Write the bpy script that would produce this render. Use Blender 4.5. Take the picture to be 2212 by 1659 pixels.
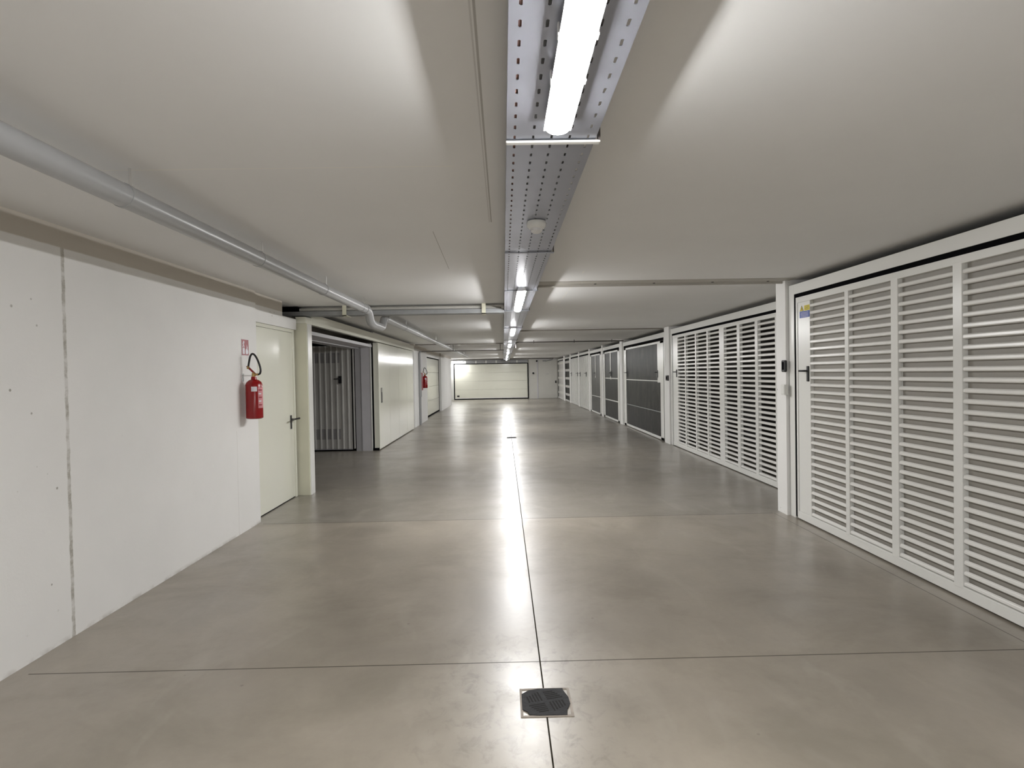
import bpy, math, random
from mathutils import Matrix, Vector
random.seed(7)
sc = bpy.context.scene
for o in list(bpy.data.objects):
    bpy.data.objects.remove(o)
COL = sc.collection
PI = math.pi

# ------------------------------------------------------------------ camera
PITCH, YAW, ROLL, FPX = 0.0173619, 0.0141909, -0.018040, 1277.35
cp, sp = math.cos(PITCH), math.sin(PITCH)
cy, sy = math.cos(YAW), math.sin(YAW)
cr, sr = math.cos(ROLL), math.sin(ROLL)
B = Matrix(((1, 0, 0), (0, 0, -1), (0, 1, 0)))
Ry = Matrix(((cy, 0, -sy), (0, 1, 0), (sy, 0, cy)))
Rx = Matrix(((1, 0, 0), (0, cp, -sp), (0, sp, cp)))
Rz = Matrix(((cr, -sr, 0), (sr, cr, 0), (0, 0, 1)))
R = Rz @ Rx @ Ry @ B
cam = bpy.data.cameras.new('camera')
cam.sensor_width = 36.0
cam.lens = FPX * 36.0 / 2212.0
cam.clip_start = 0.05
cam.clip_end = 200
co = bpy.data.objects.new('camera', cam)
COL.objects.link(co)
M = Matrix((R[0], -R[1], -R[2])).transposed().to_4x4()
M.translation = Vector((0, 0, 1.5))
co.matrix_world = M
sc.camera = co

# ------------------------------------------------------------------ world and exposure
w = bpy.data.worlds.new('world')
sc.world = w
w.use_nodes = True
w.node_tree.nodes['Background'].inputs[0].default_value = (0.02, 0.02, 0.02, 1)
w.node_tree.nodes['Background'].inputs[1].default_value = 0.0
sc.view_settings.view_transform = 'Standard'
sc.view_settings.look = 'None'
sc.view_settings.gamma = 1.0
sc.view_settings.use_curve_mapping = False
sc.view_settings.exposure = 2.97
LAMP_STRENGTH = 21.0
LAMP_COLOR = (1.0, 0.995, 0.99)

CEIL = 2.405

# ------------------------------------------------------------------ materials
def nt(name):
    m = bpy.data.materials.new(name)
    m.use_nodes = True
    t = m.node_tree
    b = t.nodes['Principled BSDF']
    return m, t, b

def N(t, typ, **kw):
    n = t.nodes.new(typ)
    for k, v in kw.items():
        setattr(n, k, v)
    return n

def math_(t, op, a, b=None, c=None, clamp=False):
    n = t.nodes.new('ShaderNodeMath')
    n.operation = op
    n.use_clamp = clamp
    for i, v in enumerate((a, b, c)):
        if v is None:
            continue
        if isinstance(v, (int, float)):
            n.inputs[i].default_value = v
        else:
            t.links.new(v, n.inputs[i])
    return n.outputs[0]

def mixc(t, fac, a, b, blend='MIX'):
    n = t.nodes.new('ShaderNodeMix')
    n.data_type = 'RGBA'
    n.blend_type = blend
    for i, v in ((0, fac), (6, a), (7, b)):
        if isinstance(v, (int, float)):
            n.inputs[i].default_value = v
        elif isinstance(v, tuple):
            n.inputs[i].default_value = (*v, 1) if len(v) == 3 else v
        else:
            t.links.new(v, n.inputs[i])
    return n.outputs[2]

def pos(t):
    g = t.nodes.new('ShaderNodeNewGeometry')
    s = t.nodes.new('ShaderNodeSeparateXYZ')
    t.links.new(g.outputs['Position'], s.inputs[0])
    return g.outputs['Position'], s.outputs[0], s.outputs[1], s.outputs[2]

def noise(t, vec, scale, detail=4, rough=0.55, sx=1, sy_=1, sz=1, dist=0.0):
    mp = t.nodes.new('ShaderNodeMapping')
    mp.inputs['Scale'].default_value = (sx, sy_, sz)
    t.links.new(vec, mp.inputs[0])
    n = t.nodes.new('ShaderNodeTexNoise')
    n.inputs['Scale'].default_value = scale
    n.inputs['Detail'].default_value = detail
    n.inputs['Roughness'].default_value = rough
    n.inputs['Distortion'].default_value = dist
    t.links.new(mp.outputs[0], n.inputs['Vector'])
    return n.outputs[0]

def ramp(t, fac, lo, hi, a=0.0, b=1.0):
    n = t.nodes.new('ShaderNodeMapRange')
    n.inputs[1].default_value = lo
    n.inputs[2].default_value = hi
    n.inputs[3].default_value = a
    n.inputs[4].default_value = b
    n.clamp = True
    t.links.new(fac, n.inputs[0])
    return n.outputs[0]

def band(t, v, c, hw, soft=0.0):
    """1 inside |v-c|<hw"""
    d = math_(t, 'ABSOLUTE', math_(t, 'SUBTRACT', v, c))
    return ramp(t, d, hw, hw + max(soft, 1e-4), 1.0, 0.0)

def between(t, v, a, b):
    return math_(t, 'MULTIPLY', math_(t, 'GREATER_THAN', v, a), math_(t, 'LESS_THAN', v, b))

def bump(t, b, h, strength=0.2, dist=0.01):
    n = t.nodes.new('ShaderNodeBump')
    n.inputs['Strength'].default_value = strength
    n.inputs['Distance'].default_value = dist
    t.links.new(h, n.inputs['Height'])
    t.links.new(n.outputs[0], b.inputs['Normal'])

def paint(name, col, rough=0.4, var=0.05, metallic=0.0, scale=3.0, bstr=0.0, bscale=60, spec=0.5, coat=0.0):
    m, t, b = nt(name)
    P, x, y, z = pos(t)
    n = noise(t, P, scale, 2)
    dark = tuple(c * (1 - var) for c in col)
    light = tuple(min(1, c * (1 + var)) for c in col)
    c = mixc(t, ramp(t, n, 0.3, 0.7), dark, light)
    t.links.new(c, b.inputs['Base Color'])
    b.inputs['Roughness'].default_value = rough
    b.inputs['Metallic'].default_value = metallic
    b.inputs['Specular IOR Level'].default_value = spec
    b.inputs['Coat Weight'].default_value = coat
    b.inputs['Coat Roughness'].default_value = 0.15
    if bstr:
        bump(t, b, noise(t, P, bscale, 3), bstr, 0.004)
    return m

def floor_mat():
    m, t, b = nt('polished_concrete')
    P, x, y, z = pos(t)
    big = noise(t, P, 0.55, 5, 0.6, 1, 0.55, 1, 0.8)
    mid = noise(t, P, 1.8, 4, 0.55, 1, 0.8, 1, 0.3)
    fine = noise(t, P, 26, 5, 0.7)
    brown = mixc(t, ramp(t, big, 0.34, 0.66), (0.235, 0.20, 0.155), (0.38, 0.33, 0.262))
    grey = mixc(t, ramp(t, mid, 0.32, 0.68), (0.235, 0.214, 0.182), (0.35, 0.315, 0.262))
    c = mixc(t, 0.5, brown, grey)
    farm = ramp(t, y, 6.088, 6.098)
    c = mixc(t, math_(t, 'MULTIPLY', farm, 0.55), c, (0.205, 0.192, 0.168))
    c = mixc(t, ramp(t, fine, 0.35, 0.75, 0.0, 0.10), c, (0.2, 0.17, 0.14))
    cloud = noise(t, P, 1.1, 6, 0.62, 1.0, 1.3, 1, 0.4)
    c = mixc(t, ramp(t, cloud, 0.5, 0.72, 0.0, 0.38), c, (0.165, 0.145, 0.115))
    # light scrape marks
    scr = noise(t, P, 3.0, 3, 0.5, 1.0, 0.35, 1, 1.5)
    c = mixc(t, ramp(t, scr, 0.56, 0.8, 0, 0.30), c, (0.46, 0.43, 0.37))
    dirt = ramp(t, noise(t, P, 13, 6, 0.7, 1, 0.8, 1, 0.6), 0.50, 0.68)
    dm = math_(t, 'MULTIPLY', band(t, x, 0.08, 0.16, 0.42), ramp(t, y, 3.0, 3.7, 1.0, 0.0))
    dm = math_(t, 'ADD', dm, 0.12)
    c = mixc(t, math_(t, 'MULTIPLY', math_(t, 'MULTIPLY', dirt, dm), 0.55), c, (0.13, 0.112, 0.09))
    # small dark spots
    vo = t.nodes.new('ShaderNodeTexVoronoi')
    vo.inputs['Scale'].default_value = 2.6
    t.links.new(P, vo.inputs['Vector'])
    sp_ = ramp(t, vo.outputs['Distance'], 0.012, 0.03, 0.55, 0.0)
    c = mixc(t, sp_, c, (0.07, 0.06, 0.05))
    # saw-cut joints
    j1 = math_(t, 'MULTIPLY', band(t, x, 0.163, 0.0030, 0.001), between(t, y, -10, 26))
    inx = between(t, x, -2.47, 2.78)
    j2 = math_(t, 'MULTIPLY', band(t, y, 3.05, 0.0035, 0.002), inx)
    j3 = math_(t, 'MULTIPLY', band(t, y, 6.093, 0.006, 0.008), between(t, x, -2.5, 2.78))
    j4 = math_(t, 'MULTIPLY', band(t, x, 2.79, 0.003, 0.002), between(t, y, -1, 6.09))
    j5 = math_(t, 'MULTIPLY', band(t, y, 12.3, 0.006, 0.004), inx)
    jj = math_(t, 'MAXIMUM', math_(t, 'MAXIMUM', j1, math_(t, 'MULTIPLY', j2, 0.75)), math_(t, 'MAXIMUM', math_(t, 'MULTIPLY', j3, 0.5), math_(t, 'MAXIMUM', math_(t, 'MULTIPLY', j4, 0.6), math_(t, 'MULTIPLY', j5, 0.3))))
    c = mixc(t, jj, c, (0.03, 0.026, 0.02))
    t.links.new(c, b.inputs['Base Color'])
    r1 = ramp(t, mid, 0.3, 0.7, 0.282, 0.37)
    r2 = ramp(t, fine, 0.3, 0.75, 0.0, 0.06)
    t.links.new(math_(t, 'ADD', r1, r2), b.inputs['Roughness'])
    b.inputs['Specular IOR Level'].default_value = 0.5
    b.inputs['Coat Roughness'].default_value = 0.285
    nj = math_(t, 'SUBTRACT', 1.0, jj, clamp=True)
    t.links.new(math_(t, 'MULTIPLY', ramp(t, cloud, 0.40, 0.62, 0.55, 0.18), nj), b.inputs['Coat Weight'])
    t.links.new(math_(t, 'MULTIPLY', nj, 0.5), b.inputs['Specular IOR Level'])
    h = math_(t, 'ADD', math_(t, 'MULTIPLY', fine, 0.2), noise(t, P, 3.5, 2))
    h = math_(t, 'SUBTRACT', h, math_(t, 'MULTIPLY', jj, 1.2))
    bump(t, b, h, 0.16, 0.005)
    return m

def ceiling_mat():
    m, t, b = nt('painted_ceiling')
    P, x, y, z = pos(t)
    n = noise(t, P, 1.2, 4)
    c = mixc(t, ramp(t, n, 0.3, 0.7), (0.78, 0.777, 0.768), (0.81, 0.807, 0.798))
    l1 = math_(t, 'MULTIPLY', band(t, x, -0.056, 0.0025, 0.002), math_(t, 'LESS_THAN', y, 3.54))
    l1b = math_(t, 'MULTIPLY', band(t, x, -0.067, 0.0015, 0.002), math_(t, 'LESS_THAN', y, 3.54))
    xs = math_(t, 'ADD', x, math_(t, 'MULTIPLY', y, 0.016))
    l2 = math_(t, 'MULTIPLY', band(t, xs, -0.368, 0.0015, 0.0015), between(t, y, 3.75, 5.08))
    dk = math_(t, 'MAXIMUM', l1, math_(t, 'MAXIMUM', math_(t, 'MULTIPLY', l1b, 0.5), l2))
    c = mixc(t, math_(t, 'MULTIPLY', dk, 0.55), c, (0.2, 0.18, 0.15))
    wob = math_(t, 'MULTIPLY', noise(t, P, 5, 2), 0.012)
    l3 = math_(t, 'MULTIPLY', band(t, math_(t, 'ADD', y, wob), 2.59, 0.004, 0.004), between(t, x, -2.0, -0.2))
    l4 = math_(t, 'MULTIPLY', band(t, x, 0.735, 0.006, 0.005), between(t, y, 5.2, 12.0))
    l4 = math_(t, 'MULTIPLY', l4, ramp(t, noise(t, P, 2.5, 2), 0.42, 0.55))
    lt = math_(t, 'MAXIMUM', l3, l4)
    c = mixc(t, math_(t, 'MULTIPLY', lt, 0.7), c, (0.85, 0.83, 0.78))
    vo = t.nodes.new('ShaderNodeTexVoronoi')
    vo.inputs['Scale'].default_value = 1.6
    t.links.new(P, vo.inputs['Vector'])
    c = mixc(t, ramp(t, vo.outputs['Distance'], 0.006, 0.012, 0.6, 0.0), c, (0.25, 0.2, 0.15))
    t.links.new(c, b.inputs['Base Color'])
    b.inputs['Roughness'].default_value = 0.75
    h = math_(t, 'ADD', noise(t, P, 40, 3), math_(t, 'MULTIPLY', math_(t, 'SUBTRACT', lt, dk), 1.5))
    bump(t, b, h, 0.08, 0.003)
    return m

def wall_mat(name, border=2.28, white=(0.85, 0.845, 0.83), joint=None):
    m, t, b = nt(name)
    P, x, y, z = pos(t)
    n = noise(t, P, 1.7, 5)
    c = mixc(t, ramp(t, n, 0.3, 0.7), tuple(v * 0.955 for v in white), white)
    # formwork pits and small dark air holes, denser on the rough casting before the joint
    vo = t.nodes.new('ShaderNodeTexVoronoi')
    vo.inputs['Scale'].default_value = 9.0
    t.links.new(P, vo.inputs['Vector'])
    pick = ramp(t, noise(t, P, 3.3, 2), 0.5, 0.56)
    if joint is not None:
        rough_side = math_(t, 'LESS_THAN', y, joint)
        pick = math_(t, 'MULTIPLY', pick, math_(t, 'ADD', math_(t, 'MULTIPLY', rough_side, 0.93), 0.07))
    holes = math_(t, 'MULTIPLY', ramp(t, vo.outputs['Distance'], 0.05, 0.085, 1.0, 0.0), pick)
    c = mixc(t, math_(t, 'MULTIPLY', holes, 0.75), c, (0.22, 0.2, 0.17))
    hh = math_(t, 'MULTIPLY', holes, -1.5)
    if joint is not None:
        jw = noise(t, P, 14, 3, 0.6, 0.2, 1, 1)
        jb = math_(t, 'ADD', y, math_(t, 'MULTIPLY', jw, 0.02))
        jm = math_(t, 'MULTIPLY', band(t, jb, joint + 0.01, 0.010, 0.006), ramp(t, noise(t, P, 7, 5, 0.7, 0.1, 1, 1.6), 0.38, 0.6, 0.25, 0.9))
        c = mixc(t, jm, c, (0.36, 0.34, 0.29))
        j2 = math_(t, 'MULTIPLY', band(t, y, 5.68, 0.002, 0.002), math_(t, 'LESS_THAN', z, 1.0))
        c = mixc(t, math_(t, 'MULTIPLY', j2, 0.35), c, (0.4, 0.38, 0.33))
        hh = math_(t, 'SUBTRACT', hh, jm)
        smear = math_(t, 'MULTIPLY', ramp(t, z, 0.0, 0.03, 0.5, 0.0), ramp(t, noise(t, P, 6, 4), 0.45, 0.6))
        c = mixc(t, smear, c, (0.3, 0.27, 0.22))
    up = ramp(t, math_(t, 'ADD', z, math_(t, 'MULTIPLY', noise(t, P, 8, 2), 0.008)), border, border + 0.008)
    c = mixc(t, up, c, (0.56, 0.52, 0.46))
    t.links.new(c, b.inputs['Base Color'])
    b.inputs['Roughness'].default_value = 0.7
    h = math_(t, 'ADD', noise(t, P, 55, 4), hh)
    bump(t, b, h, 0.18, 0.004)
    return m

def mottled(name, dark, light, alpha=1.0, rough=0.4):
    m, t, b = nt(name)
    P, x, y, z = pos(t)
    n = noise(t, P, 3.5, 6, 0.7, 1, 1.2, 0.5, 0.5)
    n2 = noise(t, P, 30, 2, 0.5, 1, 1, 0.04)
    f = math_(t, 'ADD', ramp(t, n, 0.46, 0.68, 0, 0.8), ramp(t, n2, 0.48, 0.72, 0, 0.45))
    c = mixc(t, f, dark, light)
    t.links.new(c, b.inputs['Base Color'])
    b.inputs['Roughness'].default_value = rough
    b.inputs['Specular IOR Level'].default_value = 0.2
    if alpha < 1:
        b.inputs['Alpha'].default_value = alpha
    return m

def emit(name, col, strength):
    m, t, b = nt(name)
    b.inputs['Base Color'].default_value = (0.9, 0.9, 0.9, 1)
    b.inputs['Emission Color'].default_value = (*col, 1)
    b.inputs['Emission Strength'].default_value = strength
    b.inputs['Roughness'].default_value = 0.3
    return m

MT = dict(
    floor=floor_mat(), ceiling=ceiling_mat(),
    wall=wall_mat('white_painted_concrete', 2.28, joint=3.495),
    wall2=wall_mat('white_painted_wall', 2.28),
    wallw=wall_mat('white_pillar_paint', 9.0, (0.90, 0.895, 0.88)),
    walle=wall_mat('end_wall_paint', 9.0, (0.66, 0.65, 0.61)),
    beige=paint('beige_soffit_paint', (0.52, 0.49, 0.40), 0.5),
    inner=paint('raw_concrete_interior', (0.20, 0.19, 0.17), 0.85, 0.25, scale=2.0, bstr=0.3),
    cream=paint('cream_gloss_paint', (0.80, 0.80, 0.70), 0.15, 0.012, scale=1),
    creamd=paint('cream_post_paint', (0.68, 0.67, 0.54), 0.32, 0.04),
    steel=paint('white_steel_paint', (0.80, 0.80, 0.77), 0.26, 0.012, scale=1.0),
    slat=paint('white_slat_paint', (0.84, 0.83, 0.80), 0.25, 0.01, scale=1.0),
    back=paint('grey_backing_sheet', (0.33, 0.31, 0.275), 0.5, 0.04),
    black=paint('black_plastic', (0.012, 0.012, 0.014), 0.35, 0.1),
    void=paint('gap_shade_black', (0.003, 0.003, 0.004), 0.9, 0.1, spec=0.05),  # near-black for shade in gaps; also black edges and reader lenses
    galv=paint('galvanised_steel', (0.36, 0.375, 0.43), 0.36, 0.03, metallic=0.75, scale=4),
    galvd=paint('dull_galvanised_steel', (0.35, 0.36, 0.37), 0.5, 0.08, metallic=0.6, scale=9),
    pipe=paint('grey_pvc_pipe', (0.36, 0.365, 0.37), 0.30, 0.01, scale=1),
    dpipe=paint('dark_conduit', (0.10, 0.09, 0.085), 0.4, 0.1),
    jointc=paint('joint_cover_grey', (0.46, 0.44, 0.40), 0.6, 0.04),
    linec=paint('grey_brown_seam', (0.24, 0.22, 0.195), 0.6, 0.05),
    gconduit=paint('grey_conduit', (0.45, 0.44, 0.41), 0.4, 0.05),
    cable=paint('cable_sheath', (0.09, 0.08, 0.08), 0.5, 0.2),
    rcable=paint('brown_cable_sheath', (0.28, 0.15, 0.12), 0.5, 0.2),
    white=paint('white_plastic', (0.78, 0.78, 0.75), 0.35, 0.02),
    lampbody=paint('lamp_housing_plastic', (0.72, 0.72, 0.72), 0.4, 0.02),
    chrome=paint('bright_metal', (0.8, 0.8, 0.8), 0.2, 0.03, metallic=1.0),
    red=paint('red_gloss_paint', (0.27, 0.002, 0.004), 0.22, 0.05),
    dred=paint('dark_red_sign', (0.30, 0.035, 0.045), 0.4, 0.05),
    brass=paint('brass_valve', (0.45, 0.3, 0.12), 0.3, 0.1, metallic=0.9),
    labelw=paint('white_sticker', (0.75, 0.73, 0.78), 0.4, 0.03),
    labelp=paint('pink_print', (0.62, 0.25, 0.27), 0.4, 0.03),
    yellow=paint('yellow_print', (0.72, 0.60, 0.03), 0.45, 0.03),
    blue=paint('blue_print', (0.04, 0.09, 0.36), 0.45, 0.03),
    iron=paint('cast_iron', (0.02, 0.02, 0.022), 0.75, 0.3, metallic=0.0, scale=30, bstr=0.4),
    pit=paint('drain_pit', (0.01, 0.009, 0.008), 0.9, 0.1),
    drainedge=paint('drain_surround_concrete', (0.30, 0.26, 0.22), 0.6, 0.12, scale=20),
    lav=paint('pale_grey_panel', (0.60, 0.59, 0.62), 0.4, 0.03),
    lavd=paint('mid_grey_panel', (0.42, 0.415, 0.43), 0.45, 0.03),
    rib=paint('ribbed_sheet_paint', (0.55, 0.54, 0.52), 0.35, 0.04),
    ribdark=paint('ribbed_vent_dark', (0.30, 0.295, 0.30), 0.5, 0.06),
    infill1=mottled('dark_mesh_sheet', (0.007, 0.0065, 0.0065), (0.060, 0.058, 0.052), 0.75),
    infill2=mottled('very_dark_mesh_sheet', (0.007, 0.0065, 0.006), (0.03, 0.029, 0.026), 0.80),
    infill3=mottled('grey_mesh_sheet', (0.06, 0.06, 0.059), (0.11, 0.11, 0.105), 0.9),
    lamp=emit('lamp_diffuser_light', LAMP_COLOR, LAMP_STRENGTH),
)

# ------------------------------------------------------------------ mesh helpers
class MB:
    def __init__(self):
        self.v, self.f = [], []
    def quad(self, a, b, c, d):
        n = len(self.v)
        self.v += [a, b, c, d]
        self.f.append((n, n + 1, n + 2, n + 3))
        return self
    def box(self, x0, x1, y0, y1, z0, z1):
        x0, x1 = min(x0, x1), max(x0, x1); y0, y1 = min(y0, y1), max(y0, y1); z0, z1 = min(z0, z1), max(z0, z1)
        n = len(self.v)
        self.v += [(x0, y0, z0), (x1, y0, z0), (x1, y1, z0), (x0, y1, z0), (x0, y0, z1), (x1, y0, z1), (x1, y1, z1), (x0, y1, z1)]
        for q in ((0, 3, 2, 1), (4, 5, 6, 7), (0, 1, 5, 4), (1, 2, 6, 5), (2, 3, 7, 6), (3, 0, 4, 7)):
            self.f.append(tuple(n + i for i in q))
        return self
    def prism(self, pts, axis, a, b):
        """closed 2D outline extruded along axis 'x','y' or 'z'"""
        n = len(self.v); k = len(pts)
        for t in (a, b):
            for (p, q) in pts:
                self.v.append({'x': (t, p, q), 'y': (p, t, q), 'z': (p, q, t)}[axis])
        for i in range(k):
            j = (i + 1) % k
            self.f.append((n + i, n + j, n + k + j, n + k + i))
        self.f.append(tuple(n + i for i in range(k))[::-1])
        self.f.append(tuple(n + k + i for i in range(k)))
        return self
    def tube(self, path, r, seg=12, cap=True):
        path = [Vector(p) for p in path]
        rs = r if isinstance(r, (list, tuple)) else [r] * len(path)
        n0 = len(self.v)
        up = None
        for i, p in enumerate(path):
            if i == 0: d = path[1] - p
            elif i == len(path) - 1: d = p - path[i - 1]
            else: d = (path[i + 1] - p).normalized() + (p - path[i - 1]).normalized()
            d.normalize()
            if up is None:
                up = Vector((0, 0, 1)) if abs(d.z) < 0.9 else Vector((1, 0, 0))
            s = d.cross(up)
            if s.length < 1e-4:
                s = d.orthogonal()
            s.normalize()
            up = s.cross(d).normalized()
            for k in range(seg):
                a = 2 * PI * k / seg
                self.v.append(tuple(p + s * math.cos(a) * rs[i] + up * math.sin(a) * rs[i]))
        for i in range(len(path) - 1):
            for k in range(seg):
                k2 = (k + 1) % seg
                a, b = n0 + i * seg, n0 + (i + 1) * seg
                self.f.append((a + k, a + k2, b + k2, b + k))
        if cap:
            self.f.append(tuple(n0 + k for k in range(seg))[::-1])
            e = n0 + (len(path) - 1) * seg
            self.f.append(tuple(e + k for k in range(seg)))
        return self
    def lathe(self, cx, cy, prof, seg=28):
        n0 = len(self.v)
        for r, z in prof:
            for k in range(seg):
                a = 2 * PI * k / seg
                self.v.append((cx + r * math.cos(a), cy + r * math.sin(a), z))
        for i in range(len(prof) - 1):
            for k in range(seg):
                k2 = (k + 1) % seg
                a, b = n0 + i * seg, n0 + (i + 1) * seg
                self.f.append((a + k, a + k2, b + k2, b + k))
        self.f.append(tuple(n0 + k for k in range(seg))[::-1])
        e = n0 + (len(prof) - 1) * seg
        self.f.append(tuple(e + k for k in range(seg)))
        return self

def wloc(o):
    v = Vector((0, 0, 0))
    while o is not None:
        v += o.location
        o = o.parent
    return v

def obj(name, mb, mat, parent=None, smooth=False, bevel=0.0, loc=None):
    """one mesh object; coordinates in mb are world coordinates"""
    me = bpy.data.meshes.new(name)
    off = wloc(parent) if parent else Vector(loc or (0, 0, 0))
    me.from_pydata([tuple(Vector(v) - off) for v in mb.v], [], mb.f)
    me.update()
    o = bpy.data.objects.new(name, me)
    COL.objects.link(o)
    if parent: o.parent = parent
    elif loc: o.location = loc
    me.materials.append(MT[mat] if isinstance(mat, str) else mat)
    if smooth:
        for p in me.polygons: p.use_smooth = True
        try:
            me.set_sharp_from_angle(angle=math.radians(40))
        except Exception:
            pass
    if bevel:
        b = o.modifiers.new('bevel', 'BEVEL')
        b.width = bevel; b.segments = 2; b.limit_method = 'ANGLE'; b.angle_limit = math.radians(40)
    return o

def thing(name, label, cat, loc, group=None):
    o = bpy.data.objects.new(name, None)
    o.empty_display_size = 0.1
    COL.objects.link(o)
    o.location = loc
    o['label'] = label; o['category'] = cat
    if group: o['group'] = group
    return o

def tag(o, label, cat, group=None):
    o['label'] = label; o['category'] = cat
    if group: o['group'] = group
    return o

def struct(name, mb, mat, label=None, cat=None, bevel=0.0):
    o = obj(name, mb, mat, bevel=bevel)
    o['kind'] = 'structure'
    if label: o['label'] = label
    if cat: o['category'] = cat
    return o

def copy_tree(o, parent=None):
    c = o.copy()
    COL.objects.link(c)
    c.parent = parent
    for ch in [k for k in bpy.data.objects if k.parent is o]:
        copy_tree(ch, c)
    return c

def box(*a): return MB().box(*a)

# ------------------------------------------------------------------ setting
YB = -6.0     # wall behind the camera
YE = 35.3     # end wall
struct('floor', MB().box(-9.5, 9.2, YB - 0.2, YE + 0.3, -0.15, 0.0), 'floor')
struct('ceiling', MB().box(-9.5, 9.2, YB - 0.2, YE + 0.3, CEIL, CEIL + 0.2), 'ceiling')
struct('wall_left', box(-2.9, -2.557, YB, 6.18, 0, CEIL), 'wall')
# around the hinged fire door
struct('wall_left', box(-2.95, -2.60, 6.18, 7.04, 2.10, CEIL).box(-2.95, -2.60, 7.04, 7.50, 2.10, 2.235).box(-2.95, -2.72, 6.18, 7.5, 0, 2.1), 'wall2')
# stub wall behind the cream post, beside the opening
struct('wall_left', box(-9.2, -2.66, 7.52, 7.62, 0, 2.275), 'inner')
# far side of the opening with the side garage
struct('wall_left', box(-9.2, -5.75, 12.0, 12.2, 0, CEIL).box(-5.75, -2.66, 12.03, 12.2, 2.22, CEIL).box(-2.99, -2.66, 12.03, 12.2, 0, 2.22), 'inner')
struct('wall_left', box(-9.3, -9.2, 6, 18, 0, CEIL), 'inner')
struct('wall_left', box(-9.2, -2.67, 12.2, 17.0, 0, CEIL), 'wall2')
struct('wall_left', box(-2.9, -2.56, 17.0, 18.0, 0, CEIL), 'wall2')
struct('wall_left', box(-2.95, -2.57, 18.0, 19.9, 0, CEIL), 'wall2')
struct('wall_left', box(-2.95, -2.66, 19.9, 24.75, 2.15, CEIL).box(-3.1, -2.95, 19.9, 24.75, 0, CEIL), 'wall2')
struct('wall_left', box(-3.0, -2.60, 24.75, 29.4, 0, CEIL), 'wall2')
struct('wall_left', box(-3.35, -3.2, 29.4, YE, 0, CEIL), 'wall2')
struct('wall_end', box(-3.4, 9.2, YE, YE + 0.2, 0, CEIL), 'walle')
struct('wall_back', box(-3.0, 9.2, YB - 0.15, YB, 0, CEIL), 'wall2')
# right side: pillars with partition walls between the boxes
PIL = [(0.25, 0.45, 2.885), (6.0, 6.205, 2.885), (12.0, 12.35, 3.375), (16.70, 17.02, 3.36), (19.92, 20.12, 3.35),
       (22.83, 23.05, 3.335), (26.0, 26.2, 3.33), (29.22, 29.5, 3.32), (31.6, 32.05, 3.27)]
for i, (a, b_, x0) in enumerate(PIL):
    struct('wall_right', box(x0, x0 + 0.30, a, b_, 0, CEIL), 'wallw')
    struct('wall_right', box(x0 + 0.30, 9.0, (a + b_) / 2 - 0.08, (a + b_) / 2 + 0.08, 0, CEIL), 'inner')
struct('wall_right', box(9.0, 9.2, YB, YE, 0, CEIL), 'inner')
struct('wall_right', box(3.0, 3.3, YB, 0.25, 0, CEIL), 'wall2')

# ------------------------------------------------------------------ gates on the right
def ring(n, r, c, ax='y'):
    return [(c[0] + r * math.cos(2 * PI * k / n), c[1] + r * math.sin(2 * PI * k / n)) for k in range(n)]

def lever_handle(parent, x, yc, z0, z1, zl, tip, side=-1, pw=0.034):
    """plate centred at yc on plane x facing -x (side=-1) or +x; lever reaching to y=tip"""
    s = side
    pl = MB().box(x, x + s * 0.012, yc - pw / 2, yc + pw / 2, z0, z1)
    h = obj('handle', pl, 'black', parent, bevel=0.004)
    lv = MB().tube([(x + s * 0.008, yc, zl), (x + s * 0.045, yc, zl), (x + s * 0.052, yc + (tip - yc) * 0.12, zl), (x + s * 0.052, tip, zl)], 0.0095, 10)
    obj('lever', lv, 'black', h, smooth=True)
    return h

def outer_frame(root, x, y0, y1, zt=2.34, zh=2.24, w=0.10, mat='steel'):
    """fixed frame: two posts, head beam, dark gap"""
    obj('frame_post', box(x, x + 0.08, y1, y1 + w, 0, zt), mat, root, bevel=0.004)
    obj('frame_post', box(x, x + 0.08, y0 - w, y0, 0, zt), mat, root, bevel=0.004)
    obj('head_beam', box(x, x + 0.08, y0, y1, zh, zt), mat, root, bevel=0.004)
    g = MB().box(x + 0.003, x + 0.03, y0 + 0.001, y0 + 0.030, 0.02, zh - 0.001).box(x + 0.003, x + 0.03, y1 - 0.034, y1 - 0.001, 0.02, zh - 0.001).box(x + 0.003, x + 0.03, y0 + 0.030, y1 - 0.034, zh - 0.038, zh - 0.001)
    obj('leaf_gap_shade', g, 'void', root)  # near-black strips painted in for the shade of the gap around the leaf

PROF = [(0.014, -0.002), (0.003, 0.002), (0.000, 0.007), (0.001, 0.021), (0.004, 0.025), (0.015, 0.031), (0.016, 0.029), (0.010, 0.022), (0.011, 0.004)]
def louver(x, y0, y1, z0, z1, pitch=0.0678, sc_=1.0):
    m = MB()
    n = round((z1 - z0) / pitch)
    pitch = (z1 - z0) / n
    for k in range(n):
        zb = z0 + k * pitch
        m.prism([(x + 0.004 + d * sc_, zb + z * sc_) for d, z in PROF], 'y', y0 + 0.002, y1 - 0.002)
    return m

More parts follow.
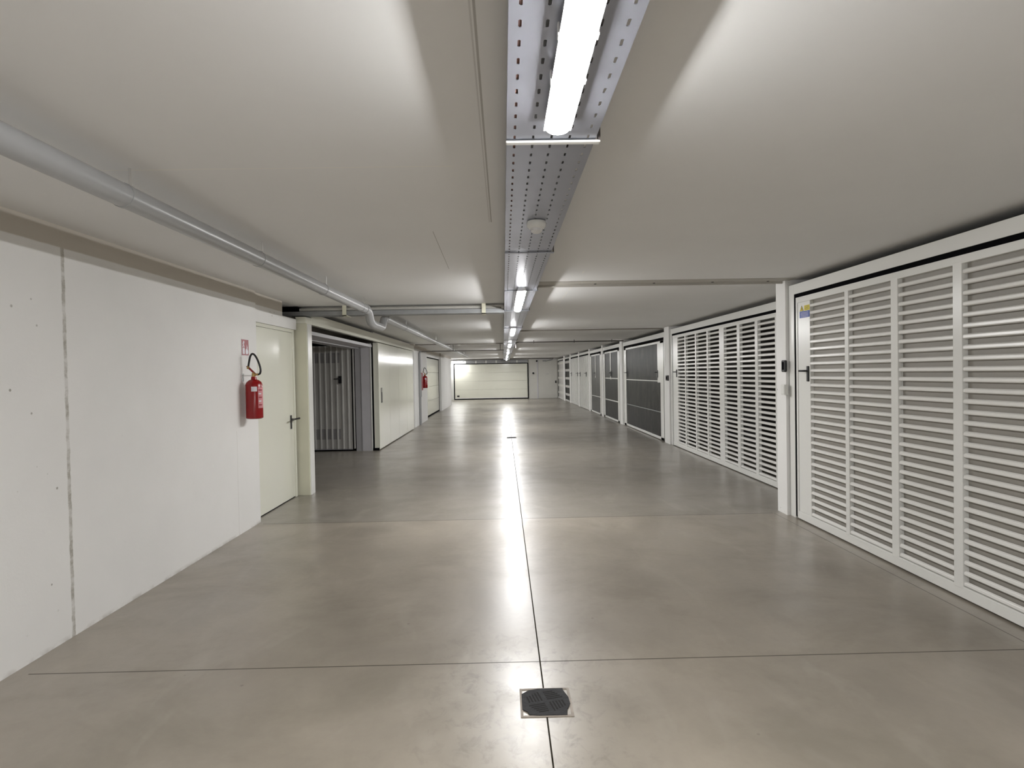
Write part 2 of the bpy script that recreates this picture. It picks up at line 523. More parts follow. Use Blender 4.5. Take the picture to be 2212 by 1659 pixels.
def louvered_gate(name, label, x, y0, y1, mull, strip, handle_y, backing, zl=0.03, zt=2.202, group=None, nearstrip=True):
    """mull: list of (ya,yb) mullions; strip: solid edge width"""
    root = thing(name, label, 'garage door', (x, (y0 + y1) / 2, 0), group)
    outer_frame(root, x, y0, y1)
    obj('bottom_rail', box(x, x + 0.045, y0 + 0.04, y1 - 0.04, zl - 0.018, zl + 0.055), 'steel', root, bevel=0.003)
    obj('top_rail', box(x, x + 0.045, y0 + 0.04, y1 - 0.04, zt - 0.055, zt), 'steel', root, bevel=0.003)
    ea, eb = y1 - 0.04 - 0.035, y1 - 0.04
    obj('edge_profile', box(x - 0.002, x + 0.045, ea + 0.004, eb, zl, zt), 'steel', root, bevel=0.003)
    obj('edge_profile', box(x - 0.002, x + 0.045, y0 + 0.04, y0 + 0.071, zl, zt), 'steel', root, bevel=0.003)
    obj('solid_strip', box(x + 0.003, x + 0.04, ea - strip, ea, zl + 0.055, zt - 0.055), 'steel', root, bevel=0.003)
    obj('solid_strip', box(x + 0.003, x + 0.04, y0 + 0.075, y0 + 0.075 + strip, zl + 0.055, zt - 0.055), 'steel', root, bevel=0.003)
    edges = [ea - strip] + [e for p in mull for e in (p[1], p[0])] + [y0 + 0.075 + strip]
    for i in range(0, len(edges), 2):
        b1, a1 = edges[i], edges[i + 1]
        obj('louver_panel', louver(x, a1, b1, zl + 0.06, zt - 0.05, sc_=1.0 if backing else 1.12), 'slat', root)
    for (a, b_) in mull:
        obj('mullion', box(x - 0.001, x + 0.045, a, b_, zl + 0.04, zt - 0.04), 'steel', root, bevel=0.003)
    if backing:
        obj('backing_sheet', box(x + 0.038, x + 0.044, y0 + 0.06, y1 - 0.06, zl, zt), 'back', root)
    lever_handle(root, x + 0.002, handle_y, 1.375, 1.523, 1.477, handle_y + 0.075)
    return root

g1 = louvered_gate('garage_gate', 'nearest white louvered garage gate on the right, with a yellow and blue sticker',
                   2.915, 0.55, 5.884, [(4.954, 5.008), (4.329, 4.407), (3.717, 3.794), (2.96, 3.16), (2.36, 2.43), (1.78, 1.85), (1.22, 1.29)],
                   0.225, 5.617, True)
g2 = louvered_gate('garage_gate', 'second white louvered gate on the right, dark gaps between its slats',
                   3.40, 6.42, 11.87, [(10.98, 11.04), (10.38, 10.44), (9.78, 9.84), (9.068, 9.263), (8.46, 8.56), (7.857, 7.944), (7.28, 7.35)],
                   0.30, 11.56, False)

# warning sticker on gate 1
t = thing('warning_sticker', 'small yellow and blue warning sticker on the solid strip of the nearest right gate', 'sticker', (2.915, 5.68, 2.05))
X = 2.9165
obj('yellow_field', box(X, X + 0.002, 5.586, 5.685, 2.057, 2.108), 'yellow', t)['label'] = 'yellow upper field'
obj('blue_field', box(X, X + 0.002, 5.586, 5.771, 1.992, 2.054), 'blue', t)['label'] = 'blue lower field'
tri = MB().prism([(5.771, 2.058), (5.695, 2.058), (5.733, 2.112)], 'x', X, X + 0.002)
tr = obj('warning_triangle', tri, 'black', t)
obj('triangle_face', MB().prism([(5.762, 2.062), (5.704, 2.062), (5.733, 2.104)], 'x', X - 0.0008, X), 'yellow', tr)
obj('triangle_symbol', box(X - 0.0014, X - 0.0008, 5.730, 5.736, 2.068, 2.092), 'black', tr)
tx = MB()
for k in range(4): tx.box(X - 0.0006, X, 5.600, 5.672, 2.064 + k * 0.011, 2.067 + k * 0.011)
obj('text_lines', tx, 'black', t)
tx = MB()
for k in range(4): tx.box(X - 0.0006, X, 5.605, 5.752, 2.000 + k * 0.013, 2.0035 + k * 0.013)
obj('text_lines', tx, 'labelw', t)

def sheet_gate(label, x, y0, y1, infill, bars, verticals, handles, name='garage_gate', fw=0.0, zh=2.215, zt=2.15, verts_top_only=False, group=None):
    root = thing(name, label, 'garage door', (x, (y0 + y1) / 2, 0), group)
    outer_frame(root, x, y0, y1, 2.32, zh, 0.09)
    lf = MB()
    wv = 0.16 if fw == 0 else fw
    obj('leaf_stile', box(x, x + 0.045, y0 + 0.035, y0 + 0.035 + wv, 0.015, zt), 'steel', root, bevel=0.003)
    obj('leaf_stile', box(x, x + 0.045, y1 - 0.035 - wv, y1 - 0.035, 0.015, zt), 'steel', root, bevel=0.003)
    obj('leaf_rail', box(x, x + 0.045, y0 + 0.035, y1 - 0.035, zt - 0.05, zt), 'steel', root, bevel=0.003)
    obj('leaf_rail', box(x, x + 0.045, y0 + 0.035, y1 - 0.035, 0.015, 0.07), 'steel', root, bevel=0.003)
    obj('infill_sheet', box(x + 0.02, x + 0.024, y0 + 0.05, y1 - 0.05, 0.03, zt - 0.01), infill, root)
    for zb, hb in bars:
        obj('cross_bar', box(x + 0.006, x + 0.036, y0 + 0.03 + wv, y1 - 0.03 - wv, zb - hb / 2, zb + hb / 2), 'galvd' if hb < 0.02 else 'steel', root)
    for yv, wv2, za, zb in verticals:
        obj('center_post', box(x + 0.004, x + 0.04, yv - wv2 / 2, yv + wv2 / 2, za, zb), 'steel', root, bevel=0.002)
    for yh in handles:
        lever_handle(root, x + 0.002, yh, 1.36, 1.52, 1.475, yh + 0.17, pw=0.06)
    return root

g3 = sheet_gate('wide white framed gate with dark see-through panels, next beyond the louvered gate with dark gaps', 3.39, 12.45, 16.60, 'infill1',
                [(1.283, 0.022), (0.608, 0.016)], [(12.86, 0.26, 1.25, 2.12)], [12.98, 16.18], fw=0.25)
g4 = sheet_gate('narrow white framed gate with almost black panels and a middle post', 3.36, 17.10, 19.83, 'infill2',
                [(1.30, 0.03), (0.61, 0.03)], [(18.55, 0.12, 1.27, 2.12)], [18.50], fw=0.22)
g5 = sheet_gate('narrow white framed gate with mid-grey mesh panels', 3.345, 20.20, 22.75, 'infill3',
                [(0.63, 0.02)], [(21.5, 0.12, 1.3, 2.12)], [21.55], fw=0.22)

def ribbed_gate(label, x, y0, y1, handles):
    root = thing('garage_gate', label, 'garage door', (x, (y0 + y1) / 2, 0))
    outer_frame(root, x, y0, y1, 2.33, 2.24, 0.075)
    obj('ribbed_panel', box(x + 0.05, x + 0.06, y0 + 0.04, y1 - 0.04, 0.02, 2.19), 'ribdark', root)
    r = MB()
    n = 9
    for k in range(n + 1):
        yy = y0 + 0.07 + (y1 - y0 - 0.14) * k / n
        r.prism([(x + 0.05, yy - 0.075), (x + 0.004, yy - 0.065), (x + 0.004, yy + 0.065), (x + 0.05, yy + 0.075)], 'z', 0.03, 2.18)
    obj('ribs', r, 'steel', root)
    obj('bottom_rail', box(x, x + 0.04, y0 + 0.04, y1 - 0.04, 0.015, 0.09), 'steel', root)
    for yh in handles:
        lever_handle(root, x, yh, 1.33, 1.52, 1.47, yh + 0.28, pw=0.10)
    return root

ribbed_gate('white vertically ribbed gate, the nearer of the two ribbed ones on the right', 3.335, 23.12, 25.92, [23.75, 25.6])
ribbed_gate('white vertically ribbed gate, the farther of the two ribbed ones on the right', 3.33, 26.28, 29.14, [26.5, 28.8])
def banded_gate(label, x, y0, y1, mat, bar):
    root = thing('garage_gate', label, 'garage door', (x, (y0 + y1) / 2, 0))
    outer_frame(root, x, y0, y1, 2.30, 2.22, 0.06)
    obj('sheet_panel', box(x + 0.03, x + 0.035, y0 + 0.03, y1 - 0.03, 0.02, 2.2), mat, root)
    for k in range(5):
        z = 0.38 + k * 0.42
        obj('cross_band', box(x + 0.01, x + 0.03, y0 + 0.03, y1 - 0.03, z - 0.07, z + 0.05), bar, root)
    obj('bottom_rail', box(x, x + 0.03, y0 + 0.03, y1 - 0.03, 0.02, 0.1), 'steel', root)
    return root
banded_gate('distant dark gate with pale cross bands, just past the ribbed gates', 3.30, 29.58, 31.52, 'infill2', 'rib')
banded_gate('farthest right gate of pale panels with dark lines, beside the end wall', 3.25, 32.13, 35.2, 'rib', 'walle')

# devices on the right pillars
t = thing('card_reader', 'black rounded access reader on the near white pillar', 'card reader', (2.885, 6.01, 1.53))
obj('reader_body', box(2.857, 2.885, 5.967, 6.047, 1.468, 1.588), 'black', t, bevel=0.010)
obj('reader_lens', box(2.8555, 2.858, 5.985, 6.030, 1.49, 1.57), 'void', t, bevel=0.002)
t = thing('switch_box', 'small white switch box below the black reader on the near pillar', 'switch box', (2.885, 5.99, 1.29))
sb = obj('box_body', box(2.845, 2.885, 5.955, 6.03, 1.235, 1.34), 'white', t, bevel=0.004)
obj('box_cover', box(2.842, 2.846, 5.963, 6.022, 1.245, 1.33), 'white', t, bevel=0.002)
t = thing('card_reader', 'black rounded access reader on the second pillar along the right side', 'card reader', (3.375, 12.1, 1.35))
obj('reader_body', box(3.345, 3.375, 12.02, 12.17, 1.30, 1.41), 'black', t, bevel=0.010)
obj('reader_lens', box(3.343, 3.346, 12.05, 12.14, 1.32, 1.39), 'void', t)

# ------------------------------------------------------------------ left side: hinged fire door
d1 = struct('door_1', box(-2.69, -2.645, 6.22, 7.455, 0.012, 2.06), 'cream', 'cream metal fire door beside the near fire extinguisher', 'door')
obj('door_frame', box(-2.70, -2.628, 7.455, 7.50, 0, 2.10).box(-2.70, -2.628, 6.18, 7.455, 2.062, 2.10).box(-2.70, -2.63, 6.18, 6.22, 0, 2.10), 'cream', d1, bevel=0.004)
h = obj('door_handle', MB().box(-2.645, -2.633, 7.34, 7.375, 0.865, 1.035), 'black', d1, bevel=0.006)
obj('lever', MB().tube([(-2.636, 7.357, 0.985), (-2.60, 7.357, 0.985), (-2.592, 7.34, 0.985), (-2.592, 7.22, 0.975)], 0.010, 10), 'black', h, smooth=True)
# protruding lever on frame side seen past the plate
obj('lever', MB().tube([(-2.600, 7.357, 0.985), (-2.545, 7.40, 0.995)], 0.010, 10), 'black', h, smooth=True)
obj('floor_seal', box(-2.68, -2.65, 6.22, 7.455, 0.0, 0.012), 'void', d1)

# cream post of the opening
p = thing('door_post', 'cream steel post between the fire door and the side opening', 'post', (-2.56, 7.6, 0))
obj('post_body', box(-2.645, -2.482, 7.535, 7.70, 0, 2.185), 'creamd', p, bevel=0.003)
obj('post_cover', box(-2.488, -2.474, 7.555, 7.712, 0, 2.18), 'steel', p, bevel=0.003)['label'] = 'pale bright cover strip facing the aisle'

# sliding fire door
s = thing('sliding_fire_door', 'large cream sliding fire door standing open past the side opening', 'door', (-2.57, 14.25, 0))
sl = obj('door_panel', box(-2.625, -2.518, 11.97, 16.50, 0.02, 2.175), 'cream', s, bevel=0.004)
for k in range(1, 4):
    y = 11.97 + 4.53 * k / 4
    obj('panel_seam', box(-2.5182, -2.5165, y - 0.004, y + 0.004, 0.03, 2.17), 'cream', sl)
obj('recessed_handle', box(-2.519, -2.512, 12.17, 12.28, 0.95, 1.26), 'black', sl, bevel=0.003)
obj('handle_plate', box(-2.513, -2.510, 12.19, 12.26, 1.17, 1.25), 'chrome', sl)
obj('bottom_gap_shade', box(-2.655, -2.53, 11.955, 11.975, 0.0, 0.05), 'void', s)  # near-black block painted in for the shaded gap at the door foot
obj('track_cover', box(-2.56, -2.49, 7.76, 16.62, 2.185, 2.33).box(-2.62, -2.49, 7.535, 7.76, 2.186, 2.268), 'cream', s, bevel=0.003)
obj('track_soffit', box(-2.66, -2.56, 7.78, 16.62, 2.30, 2.335), 'beige', s)
obj('end_post', box(-2.64, -2.535, 16.51, 16.62, 0, 2.185), 'steel', s, bevel=0.003)
struct('trim_1', box(-2.90, -2.64, 7.70, 11.95, 2.085, 2.135), 'lav')
struct('trim_2', box(-3.1, -2.90, 7.70, 11.95, 2.055, 2.085), 'lavd')
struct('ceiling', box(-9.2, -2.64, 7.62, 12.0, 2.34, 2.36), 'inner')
struct('trim_3', box(-2.86, -2.665, 11.93, 12.03, 0, 2.16), 'lav')
struct('trim_4', box(-2.985, -2.86, 11.94, 12.03, 0, 2.16), 'lavd')
struct('trim_5', box(-2.675, -2.662, 11.925, 12.0, 0, 2.16), 'steel')
struct('slide_gap_shade', box(-2.660, -2.628, 11.99, 12.0, 0, 2.16), 'void')  # near-black strip standing in for the shaded gap beside the sliding door

# ribbed gate inside the side opening
g = thing('garage_gate', 'grey ribbed gate in the dark side opening on the left', 'garage door', (-4.3, 11.95, 0))
prof = []
x = -5.6
pts_front = []
while x < -3.08:
    pts_front += [(x, 11.965), (x + 0.075, 11.965), (x + 0.083, 11.935), (x + 0.105, 11.935), (x + 0.113, 11.965)]
    x += 0.113
mbp = MB()
for i in range(len(pts_front) - 1):
    (xa, ya), (xb, yb) = pts_front[i], pts_front[i + 1]
    mbp.quad((xa, ya, 0.05), (xb, yb, 0.05), (xb, yb, 2.12), (xa, ya, 2.12))
mbp.box(-5.6, -3.06, 11.966, 11.975, 0.05, 2.12)
obj('ribbed_panel', mbp, 'rib', g)
obj('vent_band', box(-5.4, -3.30, 11.962, 11.9655, 0.24, 0.45), 'ribdark', g)['label'] = 'darker vent band near the bottom'
obj('vent_band', box(-5.4, -3.30, 11.962, 11.9655, 1.78, 1.98), 'ribdark', g)
obj('bottom_rail', box(-5.6, -3.06, 11.955, 11.985, 0.03, 0.06), 'lavd', g)
obj('black_frame_edge', box(-3.06, -2.985, 11.955, 11.99, 0, 2.20).box(-5.7, -3.06, 11.96, 11.995, 2.125, 2.20).box(-5.7, -3.06, 11.96, 11.995, 0, 0.03), 'void', g)  # black here is the shade of the gap around the gate, painted in
h = obj('handle', box(-3.315, -3.25, 11.915, 11.935, 1.365, 1.515), 'black', g, bevel=0.006)
obj('lever', MB().tube([(-3.30, 11.92, 1.46), (-3.30, 11.89, 1.46), (-3.40, 11.89, 1.46)], 0.009, 8), 'black', h)

# ------------------------------------------------------------------ farther left
t = thing('drain_pipe', 'grey vertical downpipe beside the sliding fire door end', 'pipe', (-2.52, 17.9, 0))
obj('pipe_body', MB().tube([(-2.525, 17.9, 0.0), (-2.525, 17.9, 2.15), (-2.518, 17.89, 2.19), (-2.495, 17.87, 2.215), (-2.465, 17.86, 2.218)], [0.035, 0.035, 0.032, 0.024, 0.018], 14), 'pipe', t, smooth=True)
obj('pipe_sleeve', MB().tube([(-2.525, 17.9, 0.85), (-2.525, 17.9, 1.55)], 0.05, 14), 'pipe', t, smooth=True)
t = thing('conduit', 'dark thin conduit crossing under the ceiling with two hangers', 'conduit', (-1.2, 17.9, 2.24))
obj('conduit_run', MB().tube([(-2.46, 17.86, 2.218), (0.02, 17.86, 2.218)], 0.015, 10), 'dpipe', t, smooth=True)
for xx in (-1.50, -0.08):
    obj('hanger', MB().tube([(xx, 17.86, 2.205), (xx, 17.86, CEIL)], 0.010, 8), 'dpipe', t)
t = thing('fire_cabinet', 'flat dark red box fixed to the column beyond the sliding door', 'fire cabinet', (-2.53, 18.2, 1.02))
obj('cabinet_body', box(-2.57, -2.50, 18.03, 18.40, 1.04, 1.58), 'dred', t, bevel=0.006)
obj('cabinet_door', box(-2.50, -2.496, 18.05, 18.38, 1.06, 1.56), 'dred', t, bevel=0.002)
tag(obj('sign', box(-2.57, -2.566, 18.62, 18.80, 1.75, 2.00), 'labelw'), 'small pale sign above the red box on the far column', 'sign')

d3 = thing('garage_gate', 'pale sectional garage door on the left past the far extinguisher', 'garage door', (-2.72, 22.3, 0))
for k in range(4):
    z0 = 0.06 + k * 0.515
    obj('door_section', box(-2.735, -2.705, 19.98, 24.66, z0, z0 + 0.510), 'cream', d3, bevel=0.003)
obj('black_frame_edge', box(-2.74, -2.70, 24.66, 24.75, 0, 2.16).box(-2.74, -2.70, 19.9, 24.66, 2.122, 2.16).box(-2.74, -2.71, 19.98, 24.66, 0, 0.06), 'void', d3)
obj('frame_post', box(-2.72, -2.575, 19.9, 19.97, 0, 2.14), 'steel', d3)

# ------------------------------------------------------------------ end wall
e = thing('garage_gate', 'wide pale sectional garage door in the end wall', 'garage door', (-0.7, YE, 0))
E0, E1 = -2.90, 1.43
for k in range(4):
    z0 = 0.09 + k * 0.503
    obj('door_section', box(E0, E1, YE - 0.05, YE - 0.02, z0, z0 + 0.498), 'cream', e, bevel=0.004)
obj('black_frame_edge', box(E0 - 0.06, E0, YE - 0.06, YE, 0, 2.14).box(E1, E1 + 0.06, YE - 0.06, YE, 0, 2.14).box(E0, E1, YE - 0.06, YE, 2.10, 2.14).box(E0, E1, YE - 0.06, YE - 0.01, 0.0, 0.06), 'void', e)
obj('bottom_bar', box(E0, E1, YE - 0.055, YE - 0.02, 0.055, 0.10), 'steel', e)
obj('maker_plate', box(-2.78, -2.64, YE - 0.056, YE - 0.05, 0.17, 0.26), 'black', e)['label'] = 'small black plate low on the left'
obj('frame_post', box(-3.15, E0 - 0.06, YE - 0.10, YE, 0, 2.14), 'white', e)

d2 = struct('door_2', box(2.08, 3.20, YE - 0.04, YE - 0.01, 0.01, 2.30), 'walle', 'grey hinged fire door at the right end of the end wall', 'door')
obj('door_frame', box(2.0, 2.07, YE - 0.05, YE, 0, 2.36).box(2.07, 3.21, YE - 0.05, YE, 2.31, 2.36), 'lav', d2)
obj('door_handle', box(3.08, 3.15, YE - 0.10, YE - 0.04, 0.90, 1.05), 'black', d2, bevel=0.008)
obj('door_closer', MB().tube([(2.50, YE - 0.08, 2.20), (2.95, YE - 0.10, 2.31)], 0.022, 8).box(2.35, 2.55, YE - 0.09, YE - 0.04, 2.20, 2.26), 'galvd', d2)
obj('push_sticker', MB().prism([(2.50, 1.47), (2.56, 1.44), (2.66, 1.435), (2.74, 1.47), (2.66, 1.455), (2.56, 1.455)], 'y', YE - 0.045, YE - 0.04), 'lavd', d2)
for lab, x_, z_ in (('round black device on the end wall between garage door and fire door', 1.78, 1.51), ('round black device high on the end wall above the door frame', 2.0, 2.23)):
    t = tag(obj('wall_bell', MB().tube([(x_, YE, z_), (x_, YE - 0.06, z_)], 0.055, 16), 'black', smooth=True), lab, 'alarm bell')
# channel above end door with clips
t = thing('cable_channel', 'grey channel with white clips above the end garage door', 'cable channel', (-0.6, YE - 0.2, 2.25))
obj('channel_body', box(-3.0, 1.45, YE - 0.12, YE - 0.002, 2.155, 2.33), 'galvd', t)
obj('channel_run', MB().tube([(-3.0, YE - 0.15, 2.24), (1.45, YE - 0.15, 2.24)], 0.03, 10), 'lavd', t, smooth=True)
for xx in (-2.25, -1.62, -1.02, -0.42, 0.82):
    obj('clip', box(xx - 0.04, xx + 0.04, YE - 0.19, YE - 0.12, 2.16, 2.30), 'white', t, bevel=0.01)
t = thing('conduit', 'dark tube added for the dark ceiling junction in front of the end wall', 'conduit', (0, YE - 0.6, 2.37))
obj('conduit_run', MB().tube([(-3.2, YE - 0.6, 2.365), (2.95, YE - 0.6, 2.365)], 0.028, 10), 'dpipe', t, smooth=True)  # tube added to draw the dark line where ceiling and end wall meet

# ------------------------------------------------------------------ lamps
def lamp(label, x, yc, L=1.70, zt=2.31, group='linear lamps under the central cable tray', along='y'):
    t = thing('ceiling_lamp', label, 'lamp', (x, yc, zt), group)
    h = L / 2
    def pr(pts, a, b_, m):
        if along == 'y':
            m.prism([(x + u, zt + v) for u, v in pts], 'y', yc + a, yc + b_)
        else:
            m.prism([(yc + u, zt + v) for u, v in pts], 'x', x + a, x + b_)
        return m
    pr_ = pr
    obj('housing', pr_([(-0.036, -0.012), (-0.030, 0.0), (0.030, 0.0), (0.036, -0.012), (0.044, -0.033), (0.044, -0.037), (-0.044, -0.037), (-0.044, -0.033)], -h, h, MB()), 'lampbody', t)
    lens = []
    for k in range(13):
        a = PI + PI * k / 12
        lens.append((0.0385 * math.cos(a), -0.0372 + 0.023 * math.sin(a)))
    m = MB()
    if along == 'y':
        # tapered rounded ends
        secs = [(-h, 0.45), (-h + 0.012, 0.78), (-h + 0.04, 1.0), (h - 0.04, 1.0), (h - 0.012, 0.78), (h, 0.45)]
        for yy, s_ in secs:
            for u, v in lens:
                m.v.append((x + u * (0.7 + 0.3 * s_), yc + yy, zt - 0.0372 + (v + 0.0372) * s_))
        k = len(lens)
        for i in range(len(secs) - 1):
            for j in range(k - 1):
                a, b2 = i * k + j, (i + 1) * k + j
                m.f.append((a, b2, b2 + 1, a + 1))
        m.f.append(tuple(range(k)))
        m.f.append(tuple(range((len(secs) - 1) * k, len(secs) * k))[::-1])
    else:
        pr_(lens, -h, h, m)
    obj('diffuser', m, 'lamp', t, smooth=True)
    cl = MB()
    if along == 'y':
        n = 6
        for k in range(n):
            yy = yc - h + 0.32 + (L - 0.64) * k / (n - 1)
            for s_ in (-1, 1):
                o = obj('clip', box(x + s_ * 0.043, x + s_ * 0.048, yy - 0.011, yy + 0.011, zt - 0.042, zt - 0.010), 'lampbody', t, bevel=0.002)
    return t

LX = 0.186
YC = [1.05, 6.40, 11.0, 16.25, 21.8, 27.3, 32.4]
LAB = ['nearest and largest tube lamp under the cable tray, cut off at the top',
       'second tube lamp along the central cable tray, level with the side opening',
       'third tube lamp along the central cable tray',
       'fourth tube lamp along the central cable tray',
       'fifth tube lamp along the central cable tray',
       'sixth tube lamp along the central cable tray',
       'farthest tube lamp on the central cable tray, before the end wall']
l0 = lamp(LAB[0], LX, YC[0])
for yc, lb in zip(YC[1:], LAB[1:]):
    c = copy_tree(l0)
    c.location = (LX, yc, 2.31)
    c['label'] = lb
c = copy_tree(l0)
c.location = (LX, -4.3, 2.31)
c['label'] = 'tube lamp on the cable tray behind the viewer'
lamp('short horizontal tube lamp at the left corner above the end garage door', -2.72, 34.95, 0.66, 2.27, None, 'x')

# ------------------------------------------------------------------ central cable tray
TX0, TX1, TZ = 0.027, 0.333, 2.31
t = thing('cable_tray', 'long perforated galvanised cable tray running down the middle of the ceiling', 'cable tray', (0.18, 15, TZ))
rows = [0.053, 0.117, 0.180, 0.243, 0.306]
pitch = 0.0825
mb = MB()
xb = [TX0]
for r_ in rows: xb += [r_ - 0.0040, r_ + 0.0040]
xb.append(TX1)
y = 1.300 - pitch * 16
ys = []
y_end = 22.0
while y < y_end:
    ys.append((y - 0.0155, y + 0.0155)); y += pitch
vi = {}
def vid(a, b_):
    k = (round(a, 5), round(b_, 5))
    if k not in vi:
        vi[k] = len(mb.v); mb.v.append((a, b_, TZ))
    return vi[k]
yl = []
for a, b_ in ys: yl += [a, b_]
for i in range(len(yl) - 1):
    hole_row = (i % 2 == 0)
    for j in range(len(xb) - 1):
        if hole_row and j % 2 == 1:
            c_ = 0.0028
            x0_, x1_, y0_, y1_ = xb[j], xb[j + 1], yl[i], yl[i + 1]
            for (qx, qy, dx, dy) in ((x0_, y0_, c_, c_), (x1_, y0_, -c_, c_), (x0_, y1_, c_, -c_), (x1_, y1_, -c_, -c_)):
                n_ = len(mb.v); mb.v += [(qx, qy, TZ), (qx + dx, qy, TZ), (qx, qy + dy, TZ)]
                mb.f.append((n_, n_ + 2, n_ + 1) if dx * dy > 0 else (n_, n_ + 1, n_ + 2))
            continue
        mb.f.append((vid(xb[j], yl[i]), vid(xb[j], yl[i + 1]), vid(xb[j + 1], yl[i + 1]), vid(xb[j + 1], yl[i])))
mb.quad((TX0, YB, TZ), (TX0, yl[0], TZ), (TX1, yl[0], TZ), (TX1, YB, TZ))
mb.quad((TX0, yl[-1], TZ), (TX0, 34.6, TZ), (TX1, 34.6, TZ), (TX1, yl[-1], TZ))
ob = obj('tray_bottom', mb, 'galv', t)
sm = ob.modifiers.new('solid', 'SOLIDIFY'); sm.thickness = 0.0015; sm.offset = -1
obj('tray_side', box(TX0 - 0.0015, TX0, YB, 34.6, TZ, TZ + 0.052), 'galv', t)
obj('tray_side', box(TX1, TX1 + 0.0015, YB, 34.6, TZ, TZ + 0.052), 'galv', t)
for yy in (2.07, 3.95, 5.76, 7.57, 10.4, 14.2, 18.3, 23.5, 29.5):
    bw = 0.012
    b1 = obj('support_bracket', MB().box(TX0 - 0.004, TX1 + 0.018, yy - bw, yy + bw, TZ - 0.012, TZ - 0.003), 'galv' if yy > 3 else 'white', t, bevel=0.003)  # nearest bracket coloured white for the lamp light on it, others plain steel
    obj('hanger', MB().box(TX1 + 0.010, TX1 + 0.018, yy - 0.012, yy + 0.012, TZ - 0.005, CEIL), 'dpipe', b1)
# cables lying in the tray
for k, (xx, r_, mt, lb) in enumerate(((0.060, 0.010, 'rcable', 'brown cable lying along the left row of tray slots'), (0.105, 0.008, 'cable', 'black cable lying in the tray beside the brown one'),
                             (0.252, 0.011, 'cable', 'thick black cable lying right of centre in the tray'), (0.300, 0.007, 'cable', 'thin black cable lying along the right row of tray slots'))):
    pth = []
    yy = -5.5
    while yy < 34:
        pth.append((xx + random.uniform(-0.012, 0.012), yy, TZ + 0.003 + r_)); yy += 0.9
    tag(obj('power_cable', MB().tube(pth, r_, 8), mt, smooth=True), lb, 'cable', 'cables in the central tray')
# sensor
t = thing('smoke_detector', 'white rounded detector mounted under the cable tray between the first two lamps', 'detector', (0.19, 3.16, TZ))
obj('detector_base', MB().lathe(0.19, 3.16, [(0.049, TZ - 0.003), (0.052, TZ - 0.010), (0.050, TZ - 0.030), (0.040, TZ - 0.040)], 24), 'white', t, smooth=True)
obj('detector_head', MB().lathe(0.19, 3.16, [(0.032, TZ - 0.038), (0.030, TZ - 0.054), (0.018, TZ - 0.064), (0.004, TZ - 0.066)], 24), 'lampbody', t, smooth=True)
tag(obj('smoke_detector', MB().lathe(-1.31, 17.5, [(0.06, CEIL), (0.06, CEIL - 0.03), (0.03, CEIL - 0.05)], 20), 'white', smooth=True), 'small white detector on the ceiling in the far left part of the aisle', 'detector')

# ------------------------------------------------------------------ cross tray with conduit (left)
t = thing('cable_tray', 'grey cable tray crossing from the left wall to the middle tray', 'cable tray', (-1.4, 7.63, 2.3))
obj('tray_side', box(-3.0, TX0 - 0.004, 7.555, 7.558, 2.285, 2.335), 'galvd', t)
obj('tray_side', box(-3.0, TX0 - 0.004, 7.742, 7.745, 2.285, 2.335), 'galvd', t)
obj('tray_bottom', box(-3.0, TX0 - 0.004, 7.555, 7.745, 2.282, 2.285), 'galvd', t)
for xx in (-2.0, -0.235):
    obj('bracket', box(xx - 0.025, xx + 0.025, 7.53, 7.75, 2.27, 2.281).box(xx - 0.025, xx + 0.025, 7.53, 7.538, 2.27, CEIL - 0.002), 'creamd', t)
tag(obj('conduit', MB().tube([(-2.58, 7.59, 2.360), (-0.15, 7.59, 2.360), (-0.02, 7.63, 2.345)], 0.022, 12), 'gconduit', smooth=True), 'pale conduit lying along the crossing cable tray', 'conduit')
cb = MB()
for k in range(3):
    cb_path = []
    xx = -2.3
    while xx < 0.0:
        cb_path.append((xx, 7.60 + k * 0.045 + random.uniform(-.01, .01), 2.296 + random.uniform(0, 0.006))); xx += 0.22
    tag(obj('power_cable', MB().tube(cb_path, 0.009, 8), 'cable', smooth=True), 'black cable lying in the crossing tray', 'cable', 'cables in the crossing tray')
struct('tray_hole_shade', box(-3.05, -2.60, 7.56, 7.76, 2.337, 2.40), 'void')  # near-black block painted in for the dark hole where the tray enters the wall

# ------------------------------------------------------------------ big drain pipe
PX, PZ, PR = -1.607, 2.290, 0.0505
t = thing('drain_pipe', 'thick grey drain pipe along the left side of the ceiling, dipping under the crossing tray', 'pipe', (PX, 7, PZ))
def arc(c, r, a0, a1, n=6):
    return [(PX, c[0] + r * math.cos(a0 + (a1 - a0) * k / n), c[1] + r * math.sin(a0 + (a1 - a0) * k / n)) for k in range(n + 1)]
path1 = [(PX, -5.9, PZ), (PX, 6.98, PZ)] + arc((7.0, PZ - 0.09), 0.09, PI / 2, 0.35, 6) + [(PX, 7.13, PZ - 0.14)]
obj('pipe_run', MB().tube([(PX, -5.9, PZ), (PX, 7.02, PZ)], PR, 24), 'pipe', t, smooth=True)
el = [(PX, 7.00, PZ), (PX, 7.06, PZ), (PX, 7.12, PZ - 0.015), (PX, 7.17, PZ - 0.05), (PX, 7.22, PZ - 0.105), (PX, 7.27, PZ - 0.135), (PX, 7.36, PZ - 0.145), (PX, 7.86, PZ - 0.145), (PX, 7.94, PZ - 0.13), (PX, 8.0, PZ - 0.08), (PX, 8.05, PZ - 0.03), (PX, 8.12, PZ - 0.003), (PX, 8.2, PZ)]
obj('elbow', MB().tube(el, PR, 24), 'pipe', t, smooth=True)
obj('socket', MB().tube([(PX, 6.93, PZ), (PX, 7.03, PZ)], PR + 0.006, 24), 'pipe', t, smooth=True)
obj('pipe_run', MB().tube([(PX, 8.15, PZ), (PX, 26.5, PZ)], PR, 24), 'pipe', t, smooth=True)
